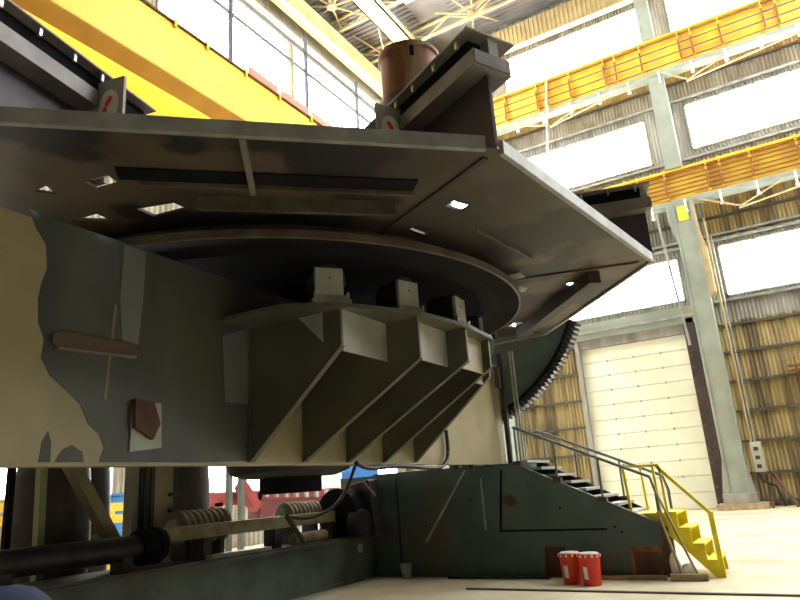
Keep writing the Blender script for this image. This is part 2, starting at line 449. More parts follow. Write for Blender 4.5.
# ------------------------------------------------------------------ wall columns
def col_build(xc, lab, detail=False):
    t = thing('steel_column', lab, 'column', (xc, RY, 0))
    zt = rz(13.3)
    for s in (-1, 1):
        MB().box((xc+s*.36-.04, RY-.35, .42), (xc+s*.36+.04, RY+.55, zt)).build('flange', m_pgreen, t)
    MB().box((xc-.32, RY-.3, .42), (xc+.32, RY-.22, zt)).build('web', m_pgreen, t)
    MB().poly([(xc-.4, RY-.3, zt), (xc-.66, RY-.3, zt), (xc-.66, RY-.3, zt-.7), (xc-.4, RY-.3, zt-2.0)], (0, .6, 0)).build('head_bracket', m_pgreen, t)
    MB().poly([(xc+.4, RY-.3, zt), (xc+.5, RY-.3, zt), (xc+.5, RY-.3, zt-1.2), (xc+.66, RY-.3, zt-2.2), (xc+.66, RY-.3, zt-4.2), (xc+.4, RY-.3, zt-4.4)], (0, .5, 0)).build('head_bracket', m_truss, t)
    MB().box((xc-.34, RY-.3, rz(15.08)), (xc+.34, RY+.5, rz(20.0))).build('upper_shaft', m_pgreen, t)
    MB().box((xc-.3, RY-.1, rz(22.25)), (xc+.3, RY+.3, rz(25.9))).build('top_post', m_pgreen, t)
    MB().box((xc-.85, RY-.9, 0), (xc+.95, RY+.6, .22)).build('plinth', m_wood, t)
    MB().box((xc-.6, RY-.6, .22), (xc+.6, RY+.6, .6)).build('base_block', m_cladg, t)
    if detail:
        MB().poly([(xc-.4, RY-.36, .6), (xc-.6, RY-.36, .6), (xc-.4, RY-.36, 1.9)], (0, .06, 0)).poly([(xc+.4, RY-.36, .6), (xc+.6, RY-.36, .6), (xc+.4, RY-.36, 1.9)], (0, .06, 0)).build('base_gusset', m_cladg, t)
        MB().box((xc-.2, RY-.34, zt-.85), (xc+.22, RY-.3, zt-.15)).build('yellow_plate', m_yel, t)
    return t
XC = rx(-2.35)
col_build(XC, 'tall pale green steel column right of the white sectional door', True)
col_build(rx(-11.9), 'pale green steel column hidden mostly behind the turntable deck')
# conduit and switch gear at the column's side
t = thing('conduit_run', 'cable conduits running down the right side of the tall green column', 'conduit', (XC+.7, RY+.3, 0))
MB().tube([(XC+.74, RY+.15, rz(12.5)), (XC+.74, RY+.15, 8), (XC+.74, RY+.15, 3), (XC+.74, RY+.15, 2.5)], .05).build('pipe', m_truss, t)
MB().tube([(XC+.88, RY+.15, rz(11.6)), (XC+.88, RY+.15, 6), (XC+.88, RY+.15, 2.5)], .035).build('pipe', m_lamp, t)
t = thing('switch_box', 'cream electrical switch box with three sockets beside the column foot', 'switch box', (XC+.9, RY, 1.3))
MB().box((XC+.7, RY-.25, 1.35), (XC+1.08, RY+.1, 2.5)).build('casing', m_wallend, t, bevel=.02)
for i in range(3): MB().box((XC+.8, RY-.3, 1.5+i*.33), (XC+.96, RY-.25, 1.64+i*.33)).build('socket', m_dgrey, t)
tag(MB().tube([(XC+.75, RY, 1.35), (XC+.9, RY, 1.0), (XC+1.3, RY, .8), (XC+1.5, RY-.1, .05)], .05).build('power_cable', m_cable), 'black cable drooping from the cream switch box to the floor', 'cable')
for (xa, ya, xb, yb, l) in ((XC+1.25, RY+.3, XC+1.9, RY-.5, 'longer brown pole leaning by the foot of the green column'), (XC+1.15, RY+.4, XC+1.05, RY-.4, 'shorter brown pole leaning by the foot of the green column')):
    tag(MB().bar((xa, ya, 1.3 if 'longer' in l else .95), (xb, yb, .03), .08, .08).build('leaning_pole', m_rust), l, 'pole')
t = thing('hose_reel', 'orange bracket with a dark reel fixed to the cladding at the right edge', 'reel', (rx(4.0), RY+.8, 5.2))
p = hy(797, 368, RY+.8)
t.location = p
MB().box((p.x-.3, RY+.6, p.z+.1), (p.x+.6, RY+.95, p.z+.16)).box((p.x-.3, RY+.6, p.z-.1), (p.x+.6, RY+.95, p.z-.04)).box((p.x-.05, RY+.9, p.z-.6), (p.x+.02, RY+.95, p.z+.5)).build('bracket', m_orust, t)
MB().cyl((p.x+.05, RY+.85, p.z-.45), (p.x+.6, RY+.85, p.z-.45), .32, n=20).build('reel', m_dgrey, t)
# slim hanging posts in front of the middle window and the lower window
for (a, b, l) in (((656, 215), (690, 345), 'thin grey pipe hanging left of the green column'),
                  ((546, 60), (548, 205), 'thin grey post crossing the windows left of the green column')):
    pa = hy(*a, RY-.5); pb = hy(*b, RY-.5)
    tag(MB().bar(pa, pb, .1, .1).build('hanging_pipe', m_lamp), l, 'pipe')

# ------------------------------------------------------------------ bridge crane
GX = -14.95
t = thing('bridge_crane', 'bright yellow double girder bridge crane behind the turntable', 'crane', (GX, 10, 15))
MB().box((GX-.9, -12, 15.0), (GX, 29.4, 16.95)).build('main_girder', m_yel, t, bevel=.03)
MB().box((GX-3.0, -12, 13.7), (GX-2.2, 29.4, 16.6)).build('rear_girder', m_yel, t, bevel=.03)
MB().box((GX-3.0, -12.6, 14.9), (GX+.2, -12, 16.4)).box((GX-3.0, 29.0, 15.1), (GX+.2, 29.6, 16.4)).build('end_carriage', m_yel, t)
MB().box((GX-.88, -12, 14.96), (GX-.02, 29.4, 15.0)).build('underside_shade', mat('girder_underside_shade', (190, 140, 40), .6, 0, (176, 128, 40), 1), t)  # added thin plate, browner yellow put in for the shaded underside
MB().box((GX-.9, -12, 16.95), (GX+.08, 29.4, 17.02)).build('walkway', m_rust, t)
rl = MB()
for z in (19.1, 20.05): rl.box((GX-.05, -12, z), (GX+.05, 29, z+.09))
rl.build('handrail', m_dgrey, t)
for y in (2, 6.2, 10.4, 14.75, 19.2, 23.1, 27): MB().box((GX-.06, y, 16.95), (GX+.06, y+.13, 20.9)).build('rail_post', m_dgrey, t)
for y in (12.2, 13.6, 15.5, 17.4, 19.4, 21.5): MB().box((GX+.0, y, 16.8), (GX+.1, y+.1, 17.15)).build('clip', m_yel2, t)
for a, b in ((15.7, 17.3), (17.55, 19.2), (19.5, 21)): MB().box((GX+.03, a, 17.0), (GX+.1, b, 17.32)).build('busbar', m_pink, t)

# ------------------------------------------------------------------ TURNTABLE
CX, CY = -6.05, 6.85
ZD = 4.13
V = [(-4.16, 1.98), (-1.57, 4.45), (-1.10, 8.30), (-3.5, 11.3), (-7.94, 11.72), (-10.53, 9.25), (-11.0, 5.4), (-8.6, 2.4)]
tt = thing('turntable', 'huge dark steel octagonal turntable deck on its slewing ring', 'turntable', (CX, CY, 3.4))
def hzz(pts, z=ZD): return [(hz(x, y, z).x, hz(x, y, z).y) for x, y in pts]
holes = [hzz([(85, 184), (107, 177), (119, 186), (98, 192)]), hzz([(137, 211), (174, 205), (187, 211), (155, 219)]),
         hzz([(410, 231), (418, 227), (434, 232), (426, 237)]), hzz([(445, 208), (454, 203), (471, 208), (462, 213)]),
         hzz([(34, 194), (46, 188), (57, 197)]), hzz([(72, 222), (97, 216), (112, 223)]),
         hzz([(513, 291), (520, 287), (530, 290), (526, 294)]), hzz([(506, 328), (516, 324), (526, 323), (516, 329)])]
c9 = hz(571, 286, ZD); holes.append([(c9.x+.06*math.cos(a*PI/5), c9.y+.11*math.sin(a*PI/5)) for a in range(10)])
MB().holed(V, holes, ZD+.02, ZD+.045).build('deck_plate', m_deck, tt)
# edge bars
for i in range(8):
    a = Vector((*V[i], ZD+.055)); b = Vector((*V[(i+1) % 8], ZD+.055)); d = (b-a).normalized()
    if i == 0: b -= d*.1
    if i == 1: a += d*.06
    MB().bar(a, b, .05, .125).build('edge_bar', m_edge, tt, bevel=.006)
# radial seams and ribs on the underside
def inward(v, s, z): 
    a = Vector((v[0], v[1], 0)); c = Vector((CX, CY, 0)); d = (c-a).normalized(); p = a+d*s; return Vector((p.x, p.y, z))
for i in (1, 2, 3, 4, 5, 6, 7):
    MB().bar(inward(V[i], .15, ZD+.012), inward(V[i], 1.9, ZD+.012), .05, .02).build('radial_plate', m_deck2, tt)
# channels parallel to the edges (inside the ring line)
def chord(i, s0, s1, dist, z0, z1, w, nm, mt):
    a = Vector((*V[i], 0)); b = Vector((*V[(i+1) % 8], 0)); d = (b-a).normalized(); n = Vector((-d.y, d.x, 0))
    if (Vector((CX, CY, 0))-a).dot(n) < 0: n = -n
    L = (b-a).length
    p = a+d*(L*s0)+n*dist; q = a+d*(L*s1)+n*dist
    MB().bar((p.x, p.y, (z0+z1)/2), (q.x, q.y, (z0+z1)/2), w, z1-z0).build(nm, mt, tt)
chord(0, .22, .86, .80, ZD-.03, ZD+.02, .03, 'stiffener', m_ring)
chord(0, .34, .83, 1.06, ZD-.11, ZD+.02, .05, 'stiffener', m_ring)
chord(0, .18, .86, .68, ZD+.005, ZD+.018, .2, 'stiffener', m_black)
chord(1, .34, .66, 1.0, ZD-.01, ZD+.02, .02, 'stiffener', m_ring)
chord(2, .1, .9, .6, ZD-.14, ZD+.02, .16, 'stiffener', m_deck2)
for i in (3, 4, 5): chord(i, .12, .88, .9, ZD-.12, ZD+.02, .08, 'stiffener', m_deck2)
# hanging rib plates
def rib(i, s, a0, a1, h):
    a = Vector((*V[i], 0)); b = Vector((*V[(i+1) % 8], 0)); d = (b-a).normalized(); n = Vector((-d.y, d.x, 0))
    if (Vector((CX, CY, 0))-a).dot(n) < 0: n = -n
    L = (b-a).length; p = a+d*L*s+n*a0; q = a+d*L*s+n*a1
    MB().poly([(p.x, p.y, ZD+.02), (q.x, q.y, ZD+.02), (q.x, q.y, ZD-h*.9), (p.x, p.y, ZD-.02)], tuple(d*.012)).build('rib_plate', m_bflange, tt)
MB().poly([(-3.03, 3.09, ZD+.02), (-3.55, 3.76, ZD+.02), (-3.55, 3.76, ZD-.05), (-3.03, 3.09, ZD-.02)], (.035, .03, 0)).build('rib_plate', m_bflange, tt)
q_ = hz(514, 277, ZD)
MB().box((q_.x-.12, q_.y-.12, ZD), (q_.x+.12, q_.y+.12, ZD+.02)).build('pad', m_bflange, tt)
# slewing ring
RO = 3.5
MB().lathe((CX, CY, 0), (0, 0, 1), [(RO-.03, 3.895), (RO, 3.9), (RO, 3.975), (RO-.03, 3.985), (RO-.25, 3.99), (RO-.3, ZD+.02)], 96).build('ring_flange', m_ring, tt, smooth=True)
MB().lathe((CX, CY, 0), (0, 0, 1), [(RO-.3, 3.93), (RO-.03, 3.90)], 96).lathe((CX, CY, 0), (0, 0, 1), [(RO-.3, 3.93), (3.0, 3.90), (2.95, 3.96), (2.5, 3.96)], 96).build('ring_gear', m_black, tt, smooth=True)  # underside coloured black for the shade below the ring; lip stays steel
MB().lathe((CX, CY, 0), (0, 0, 1), [(0.01, 3.95), (2.55, 3.97)], 48).build('ring_web', m_black, tt)
MB().cyl((CX, CY, 3.4), (CX, CY, 3.95), .9, n=32).build('centre_column', m_black, tt, smooth=True)
# central hub hanging below
HX, HY = CX+.05, CY+.28
hb = MB().lathe((HX, HY, 0), (0, 0, 1), [(.01, 1.86), (.62, 1.87), (.8, 1.93), (.86, 2.03), (.86, 3.5)], 48)
hb.build('hub', m_dgrey, tt, smooth=True)
MB().lathe((HX, HY, 0), (0, 0, 1), [(.01, 1.66), (.4, 1.66), (.42, 1.7), (.42, 1.9)], 32).build('hub_shaft', m_black, tt, smooth=True)

# radial beams on the deck
def radial_beam(a, d, label, marks=True):
    a = Vector((*a, 0)); d = Vector((*d, 0)).normalized(); n = Vector((-d.y, d.x, 0))
    t = thing('radial_beam', label, 'beam', (a.x, a.y, ZD+.045), 'radial beams on the deck')
    def P(u, w, z): q = a+d*u+n*w; return (q.x, q.y, z)
    zb = ZD+.045
    MB().bar(P(.06, 0, (zb+4.80)/2), P(1.25, 0, (zb+4.80)/2), .03, 4.80-zb).build('web', m_beam, t)
    fl = MB().bar(P(0, 0, 4.81), P(1.12, 0, 4.81), .40, .02).bar(P(0, 0, 4.945), P(1.12, 0, 4.945), .38, .02).build('lower_flange', m_bflange, t, bevel=.003)
    for w in (.185, -.185): MB().bar(P(.0, w, 4.877), P(1.12, w, 4.877), .015, .115).build('flange_side', m_bflange, fl)
    MB().bar(P(.0, -.185, 4.877), P(.0, .185, 4.877), .02, .115).build('end_cap', m_bflange, fl)
    tp = MB().bar(P(-.02, 0, 5.115), P(1.75, 0, 5.115), .5, .02).build('top_plate', m_bflange, t, bevel=.003)
    MB().bar(P(.1, 0, 5.03), P(1.7, 0, 5.03), .3, .145).build('spacer_rail', m_black, t)
    MB().bar(P(.0, -.03, 5.03), P(.1, -.03, 5.03), .1, .15).build('end_block', m_silver, t)
    for u in (.15, .48, .81, 1.1):
        for w in (-.22, .22): MB().bar(P(u, w, 5.07), P(u+.025, w, 5.07), .025, .07).build('clip', m_silver, tp)
    MB().bar(P(1.25, 0, (zb+5.1)/2), P(1.28, 0, (zb+5.1)/2), .36, 5.1-zb).build('end_plate', m_bflange, t)
    s_ = -1 if n.dot(Vector((CAM.x, CAM.y, 0))-a) < 0 else 1
    if marks:
        sp = MB().bar(P(1.15, s_*.27, (zb+5.06)/2), P(1.18, s_*.27, (zb+5.06)/2), .30, 5.06-zb).build('side_plate', m_wallend, t)
        q = [P(1.145, s_*(.28+.10*math.cos(g*PI/7)), 4.80+.16*math.sin(g*PI/7)) for g in range(14)]
        MB().poly(q, tuple(-d*.004)).build('white_mark', m_white, sp)
        pts = [P(1.135, s_*(.31-.06*math.sin(g/8*PI)), 4.88-.27*g/8) for g in range(9)]
        MB().tube(pts, .018, 6).build('red_mark', m_red, sp)
    return t
radial_beam((-1.5, 4.38), (-.89, .456), 'heavy radial steel beam ending above the deck corner nearest the photographer')
radial_beam((-4.36, 1.73), (-.2, .98), 'heavy radial steel beam at the left running out of the picture')
radial_beam((-1.02, 8.37), (-.96, -.28), 'heavy radial steel beam end standing above the right deck corner', marks=False)

# rusty drum on deck
dc = Vector((-3.48, 6.744, 0))
t = thing('rusty_drum', 'tall rusty open steel cylinder standing on the deck behind the beam', 'drum', (dc.x, dc.y, ZD+.045))
MB().lathe(dc, (0, 0, 1), [(.39, 6.5), (.387, 7.13), (.42, 7.15), (.42, 7.2), (.387, 7.2), (.375, 7.15), (.375, 6.4)], 40).build('shell', m_drum, t, smooth=True)
MB().lathe(dc, (0, 0, 1), [(.402, ZD+.05), (.402, 6.5), (.385, 6.52)], 40).build('skirt', m_deck2, t, smooth=True)
MB().lathe(dc, (0, 0, 1), [(.01, ZD+.06), (.402, ZD+.05)], 24).build('base', m_deck2, t)
q = hy(412, 52, 5.6); dd = (Vector((q.x, q.y, 0))-Vector((0, 0, 0)))
ang = math.atan2(-5.6, 2.98)+.12
MB().bar((dc.x+.388*math.cos(ang), dc.y+.388*math.sin(ang), 6.98), (dc.x+.388*math.cos(ang), dc.y+.388*math.sin(ang), 7.13), .05, .02, upv=(math.cos(ang), math.sin(ang), 0)).build('slot', m_black, t)

# ------------------------------------------------------------------ CRADLE (fixed frame with the gussets)
WX = -4.8; ZB = 1.97; ZW = 3.85
cr = thing('cradle_frame', 'long cream painted steel frame with triangular gussets carrying the turntable', 'machine frame', (WX, 6, ZB))
MB().box((WX-.1, -3, ZB), (WX, 12.0, ZW)).build('side_web', m_cream, cr)
MB().box((WX-.14, -3, ZB-.03), (WX+.02, 12.0, ZB)).build('bottom_edge', m_cream, cr)
def onweb(px, off=.004): return [tuple(hx(x, y, WX+off)) for x, y in px]
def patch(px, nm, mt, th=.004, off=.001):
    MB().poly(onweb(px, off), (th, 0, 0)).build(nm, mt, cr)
patch([(28, 208), (60, 221), (125, 243), (200, 270), (250, 286), (250, 461), (98, 465), (104, 448), (99, 434), (88, 424), (80, 404), (66, 390), (50, 376), (41, 358), (44, 340), (38, 322), (38, 300), (41, 285), (47, 268), (46, 245), (36, 228)], 'web_shade_patch', m_patch)  # shadow area on the web put in as grey sheets
patch([(250, 286), (303, 304), (303, 345), (250, 335)], 'web_shade_patch', m_patch)
patch([(124, 245), (146, 252), (143, 300), (138, 345), (122, 345), (120, 300)], 'pale_patch', mat('pale_patch_grey', (112, 118, 118), .35), off=.006)  # vertical highlight on the web put in as a paler colour
patch([(38, 464), (42, 442), (48, 431), (51, 442), (50, 464)], 'web_shade_patch', m_patch)
patch([(53, 464), (62, 450), (72, 445), (82, 452), (84, 464)], 'web_shade_patch', m_patch)
patch([(222, 336), (250, 328), (250, 404), (225, 402)], 'pale_patch', mat('pale_patch_grey', (112, 118, 118), .35), off=.007)  # paler tone laid over the grey beside the first gusset
# long slot housing
MB().poly(onweb([(51, 334), (58, 331), (132, 344), (136, 350), (131, 357), (56, 348), (50, 342)], 0), (.035, 0, 0)).build('slot_cover', mat('slot_brown', (92, 72, 66), .5), cr, bevel=.008)
MB().poly(onweb([(54, 348), (133, 357), (133, 359), (54, 350)], 0), (.05, 0, 0)).build('slot_lip', m_bflange, cr)
# small hatch near the bottom
MB().poly(onweb([(132, 400), (160, 404), (160, 448), (128, 452)], 0), (.02, 0, 0)).build('hatch', m_pale if 'm_pale' in globals() else m_lgrey, cr)
MB().poly(onweb([(132, 399), (151, 403), (157, 424), (150, 440), (144, 436), (132, 428)], .02), (.05, 0, 0)).build('hatch_cover', m_rust, cr)
# vertical weld line
MB().poly(onweb([(114, 305), (117, 305), (106, 400), (103, 400)], .004), (.006, 0, 0)).build('weld_seam', mat('weld_tan', (122, 116, 92)), cr)
# gussets
GY = [(5.07, -3.60, 2.99), (5.92, -3.20, 2.92), (6.77, -3.04, 2.98), (7.62, -3.12, 3.02), (8.47, -3.5, 3.05)]
ZS = 3.36
for (y, xo, zl) in GY:
    MB().poly([(WX, y, ZB), (WX, y, ZS), (xo, y, ZS), (xo, y, zl)], (0, .035, 0)).build('gusset', m_gus, cr)
    MB().bar((WX, y+.017, ZB+.0), (xo, y+.017, zl), .07, .018, upv=(1, 0, -1)).build('gusset_edge', m_gus, cr)
# shelf plate over the gussets
cxs, cys = CX, 6.85
pts = [(WX, 4.62)]
for (x, y) in ((-4.6, 4.62), (-4.0, 4.66), (-3.62, 4.95), (-3.45, 5.2), (-3.13, 5.9), (-3.0, 6.8), (-3.05, 7.6), (-3.25, 8.15), (-3.5, 8.65), (-4.0, 9.3), (-4.8, 9.5)): pts.append((x, y))
pts2 = pts
MB().holed(pts2, [], ZS, ZS+.045).build('shelf_plate', m_gus, cr)
MB().holed([(WX-.1, 4.7), (-7.4, 4.2), (-9.0, 6.0), (-9, 7.8), (-7.4, 9.6), (WX-.1, 9.2)], [], ZS, ZS+.045).build('shelf_plate', m_black, cr)
# fascia plates between the gussets, set back under the shelf
for i in range(4):
    y0, xa, za = GY[i]; y1, xb, zb_ = GY[i+1]
    x = min(xa, xb)-.12
    if i == 0: x = -3.62
    MB().box((x, y0+.035, ZS-.42), (x+.02, y1, ZS)).build('fascia_plate', m_lgrey if i < 2 else m_cream, cr)
MB().poly([(-4.12, 5.06, ZS), (-3.82, 5.06, ZS), (-3.82, 5.06, ZS-.3)], (0, .01, 0)).build('corner_plate', m_lgrey, cr)
MB().poly([(WX, 5.06, ZB), (WX, 5.06, ZS), (WX+.03, 5.06, ZS), (WX+.03, 5.06, ZB)], (0, -.03, 0)).build('corner_angle', m_gus, cr)
# near pedestal carrying the frame outside the picture
MB().box((-6.5, -4.2, 0), (-4.7, -3.0, ZW)).build('near_pedestal', m_green, cr)
# rollers
def roller(p, label, i):
    t = thing('roller_unit', label, 'roller', (p.x, p.y, ZS+.045), 'guide rollers under the turntable ring')
    a = math.atan2(p.y-CY, p.x-CX)
    n = Vector((math.cos(a), math.sin(a), 0)); d = Vector((-n.y, n.x, 0)); z = ZS+.045
    P = lambda u, w, zz: Vector((p.x, p.y, 0))+n*u+d*w+Vector((0, 0, zz))
    def bx(u0, u1, w0, w1, z0, z1, nm, mt, bv=0):
        MB().hexa([P(u0, w0, z0), P(u1, w0, z0), P(u1, w1, z0), P(u0, w1, z0)], [P(u0, w0, z1), P(u1, w0, z1), P(u1, w1, z1), P(u0, w1, z1)]).build(nm, mt, t, bevel=bv)
    bx(-.15, .06, -.2, .2, z, z+.045, 'base_plate', m_bflange)
    bx(-.12, .04, -.16, .16, z+.045, z+.09, 'base_plate', m_bflange)
    for w in (-.18, .16): bx(0, .05, w, w+.02, z+.04, z+.12, 'bolt', m_silver)
    bx(-.02, .03, -.16, .13, z+.09, z+.38, 'end_cap', m_lgrey, .012)
    MB().cyl(P(-.35, 0, z+.27), P(-.02, 0, z+.27), .17, n=28).build('wheel', m_dgrey, t, smooth=True)
    MB().cyl(P(.03, -.01, z+.27), P(.037, -.01, z+.27), .018, n=10).build('pin', m_silver, t)
    return t
rl = [((332, 303), 'first guide roller from the left under the ring'), ((412, 314), 'second guide roller from the left under the ring'), ((464, 328), 'third guide roller from the left with shiny feet under the ring'), ((485, 346), 'last guide roller at the right seen almost edge on')]
for i, (px, lab) in enumerate(rl):
    p = hz(*px, ZS+.05); c_ = Vector((CX, CY, p.z)); p = p+(c_-p).normalized()*.04
    roller(p, lab, i)

# ------------------------------------------------------------------ tilt gear sector behind
GC = Vector((-5.9, 12.15, 5.59)); GR = 3.0
t = thing('tilt_gear', 'dark toothed gear segment hanging under the far edge of the deck', 'gear', (-4.6, 12.15, 2.7))
ang0, ang1 = R(-158), R(-22)
pp = [(GC.x+(GR-.1)*math.cos(ang0+(ang1-ang0)*i/60), GC.y, GC.z+(GR-.1)*math.sin(ang0+(ang1-ang0)*i/60)) for i in range(61)]
MB().poly(pp, (0, .12, 0)).build('gear_body', m_green, t)
th = MB(); N = 74
for i in range(N):
    a = ang0+(ang1-ang0)*(i+.5)/N; w = (ang1-ang0)/N*.27
    def Q(r, b): return (GC.x+r*math.cos(b), GC.y-.06, GC.z+r*math.sin(b))
    th.poly([Q(GR-.11, a-w*1.35), Q(GR-.11, a+w*1.35), Q(GR+.02, a+w*.8), Q(GR+.02, a-w*.8)], (0, .28, 0))
th.build('gear_teeth', m_dgrey, t)
rm = MB()
for i in range(60):
    a = ang0+(ang1-ang0)*i/60; b = ang0+(ang1-ang0)*(i+1)/60
    def Q(r, b, y): return (GC.x+r*math.cos(b), y, GC.z+r*math.sin(b))
    y0, y1 = GC.y-.05, GC.y+.2
    rm.add([Q(GR-.18, a, y0), Q(GR-.09, a, y0), Q(GR-.09, b, y0), Q(GR-.18, b, y0), Q(GR-.18, a, y1), Q(GR-.09, a, y1), Q(GR-.09, b, y1), Q(GR-.18, b, y1)], [(0,1,2,3),(7,6,5,4),(1,5,6,2),(0,3,7,4)])
rm.build('rim', m_black, t)

# ------------------------------------------------------------------ far pedestal with side plate
YG = 11.54
pd = thing('machine_pedestal', 'dark green steel pedestal with sloping top beside the red pails', 'pedestal', (-4.6, YG, 0))
MB().poly([(-7.55, YG, 0), (-2.16, YG, 0), (-2.06, YG, .79), (-4.5, YG, ZB-.03), (-7.55, YG, ZB-.03)], (0, .08, 0)).build('front_plate', m_green, pd, bevel=.006)
MB().box((-7.5, YG+.08, 0), (-4.6, 13.6, ZB-.03)).build('block', m_green, pd)
MB().box((-8.7, 12.0, 0), (-7.5, 13.6, ZB-.05)).build('side_block', m_green, pd)
MB().box((-6.2, 12.35, ZB-.03), (-5.6, 12.7, 3.2)).build('gear_bracket', m_green, pd)
MB().poly([(-4.6, 12.9, 0), (-2.2, 12.9, 0), (-2.2, 12.9, .6), (-4.6, 12.9, ZB-.1)], (0, .08, 0)).build('back_plate', m_green, pd)
def onfr(px, nm, mt, th=.012, y=YG):
    return MB().poly([tuple(hy(a, b, y)) for a, b in px], (0, -th, 0)).build(nm, mt, pd)
onfr([(545, 547), (566, 547), (567, 576), (546, 576)], 'rust_patch', m_rust)
onfr([(629, 546), (661, 547), (664, 576), (633, 576)], 'rust_frame', m_orust, .012)
onfr([(634, 551), (659, 552), (661, 574), (637, 574)], 'rust_patch', m_rust, .018)
onfr([(661, 522), (668, 527), (672, 577), (664, 578)], 'end_plate', m_rust, .02)
onfr([(503, 497), (510, 496), (516, 503), (513, 507), (506, 505)], 'rust_patch', m_rust, .02)
onfr([(500, 530), (607, 528), (607, 530), (500, 532)], 'weld_line', m_black, .008)
onfr([(500, 470), (502, 470), (502, 531), (500, 531)], 'weld_line', m_black, .008)
onfr([(464, 470), (466, 470), (427, 543), (425, 542)], 'scratch_line', m_lgrey, .008)
onfr([(480, 478), (481, 478), (487, 530), (485, 530)], 'scratch_line', m_lgrey, .008)
for (a, b) in ((455, 469), (470, 484)):
    pass
for x in (457, 472, 488):
    p = hy(x, 463, YG)
    MB().box((p.x-.045, YG-.05, ZB-.06), (p.x+.045, YG+.12, ZB+.09)).build('clamp', m_dgrey, pd)
for x, y in ((426, 526), (615, 527), (622, 532), (470, 500), (560, 508)):
    p = hy(x, y, YG); MB().cyl((p.x, YG, p.z), (p.x, YG-.012, p.z), .02, n=10).build('hole', m_black, pd)
# tall angle post beside the web end
t = thing('guide_post', 'dark vertical angle post with small box at the end of the cream frame', 'post', (-4.42, YG+.2, ZB))
p = hy(503, 400, YG+.2)
MB().box((-4.66, YG+.18, ZB-.03), (-4.58, YG+.26, 4.02)).build('angle', m_dgrey, t)
MB().box((-4.72, YG+.1, 3.35), (-4.62, YG+.18, 3.75)).build('switch_box', m_purlin, t)
for dxx in (.14, .2): MB().box((-4.6+dxx, YG+.3, ZB-.03), (-4.57+dxx, YG+.33, 4.05)).build('conduit', m_lgrey, t)

# stairs along the pedestal
st = thing('steel_staircase', 'grey metal staircase climbing behind the sloping green plate', 'stairs', (-3.3, 12.2, .8))
n = 9
for i in range(n):
    x = -2.25-i*(4.5-2.25)/n; z = .86+i*(1.96-.86)/(n-1)
    MB().box((x-.27, YG+.1, z-.03), (x, 12.85, z+.015)).build('tread', m_lgrey, st)
MB().poly([(-4.5, 12.82, 1.7), (-2.2, 12.82, .5), (-2.2, 12.82, .8), (-4.5, 12.82, 2.0)], (0, .04, 0)).build('stringer', m_dgrey, st)
# handrails
m_rail = mat('handrail_grey', (104, 112, 106), .45, .2)
def rail(y, lab, xs_):
    t = thing('handrail', lab, 'handrail', (-3.3, y, 1.2))
    a = Vector((-4.45, y, 2.58)); b = Vector((-2.18, y, 1.54))
    MB().tube([a, b, (-2.12, y, 1.3), (-2.12, y, .82)], .025).build('top_rail', m_rail, t)
    for x in xs_:
        z = 2.58+(x+4.45)*(1.54-2.58)/(2.27); zb = 1.97+(x+4.5)*(.79-1.97)/2.44
        po = MB().tube([(x, y, zb-.02), (x, y, z)], .02).build('post', m_rail, t)
        MB().box((x-.07, y-.06, zb-.04), (x+.07, y+.06, zb+.03)).build('foot', m_rust, po)
    return t
rail(YG+.05, 'dark tubular handrail on the near side of the grey staircase', (-4.42, -3.72, -2.98))
rail(12.8, 'dark tubular handrail on the far side of the grey staircase', (-4.3, -3.7, -2.9))

# yellow steps
ys0, ys1 = 11.6, 12.6
yt = thing('yellow_steps', 'bright yellow steel steps going down from the landing at the right', 'stairs', (-1.9, 12.1, 0))
MB().box((-2.75, YG+.14, .9), (-1.98, 12.7, .97)).build('landing', m_syel, yt)
MB().box((-2.75, YG+.12, .72), (-2.0, YG+.15, .93)).build('landing_skirt', m_syel, yt)
prof = [(-2.06, .98), (-1.86, .98), (-1.86, .74), (-1.7, .74), (-1.7, .5), (-1.53, .5), (-1.53, .26), (-1.38, .26), (-1.36, 0), (-1.44, 0), (-2.06, .66)]
for y in (ys0, ys1): MB().poly([(x, y, z) for x, z in prof], (0, .03, 0)).build('stringer', m_syel, yt)
for (x, z) in ((-1.95, .96), (-1.78, .73), (-1.62, .49), (-1.46, .25)): MB().box((x-.1, ys0+.03, z-.025), (x+.09, ys1, z+.005)).build('tread', m_syel, yt)
y = 11.66
MB().bar((-2.06, y, 1.7), (-1.37, y, .93), .04, .05).build('sloping_rail', m_syel, yt)
MB().bar((-1.37, y, .95), (-1.35, y, .0), .075, .06).build('rail_post', m_syel, yt)
MB().bar((-2.02, y, 1.7), (-2.0, y, .95), .035, .04).build('rail_post', m_syel, yt)
MB().bar((-2.12, y, 1.72), (-2.1, y, .95), .035, .04).build('rail_post', m_syel, yt)
MB().bar((-2.6, y, 1.73), (-2.02, y, 1.71), .035, .04).build('landing_rail', m_syel, yt)
MB().bar((-2.6, y, 1.73), (-2.56, y, .95), .04, .04).build('rail_post', m_syel, yt)
MB().bar((-2.5, 12.6, 1.73), (-2.48, 12.6, .95), .035, .035).build('rail_post', m_syel, yt)
MB().bar((-2.5, 12.6, 1.73), (-2.58, y, 1.73), .03, .03).build('landing_rail', m_syel, yt)
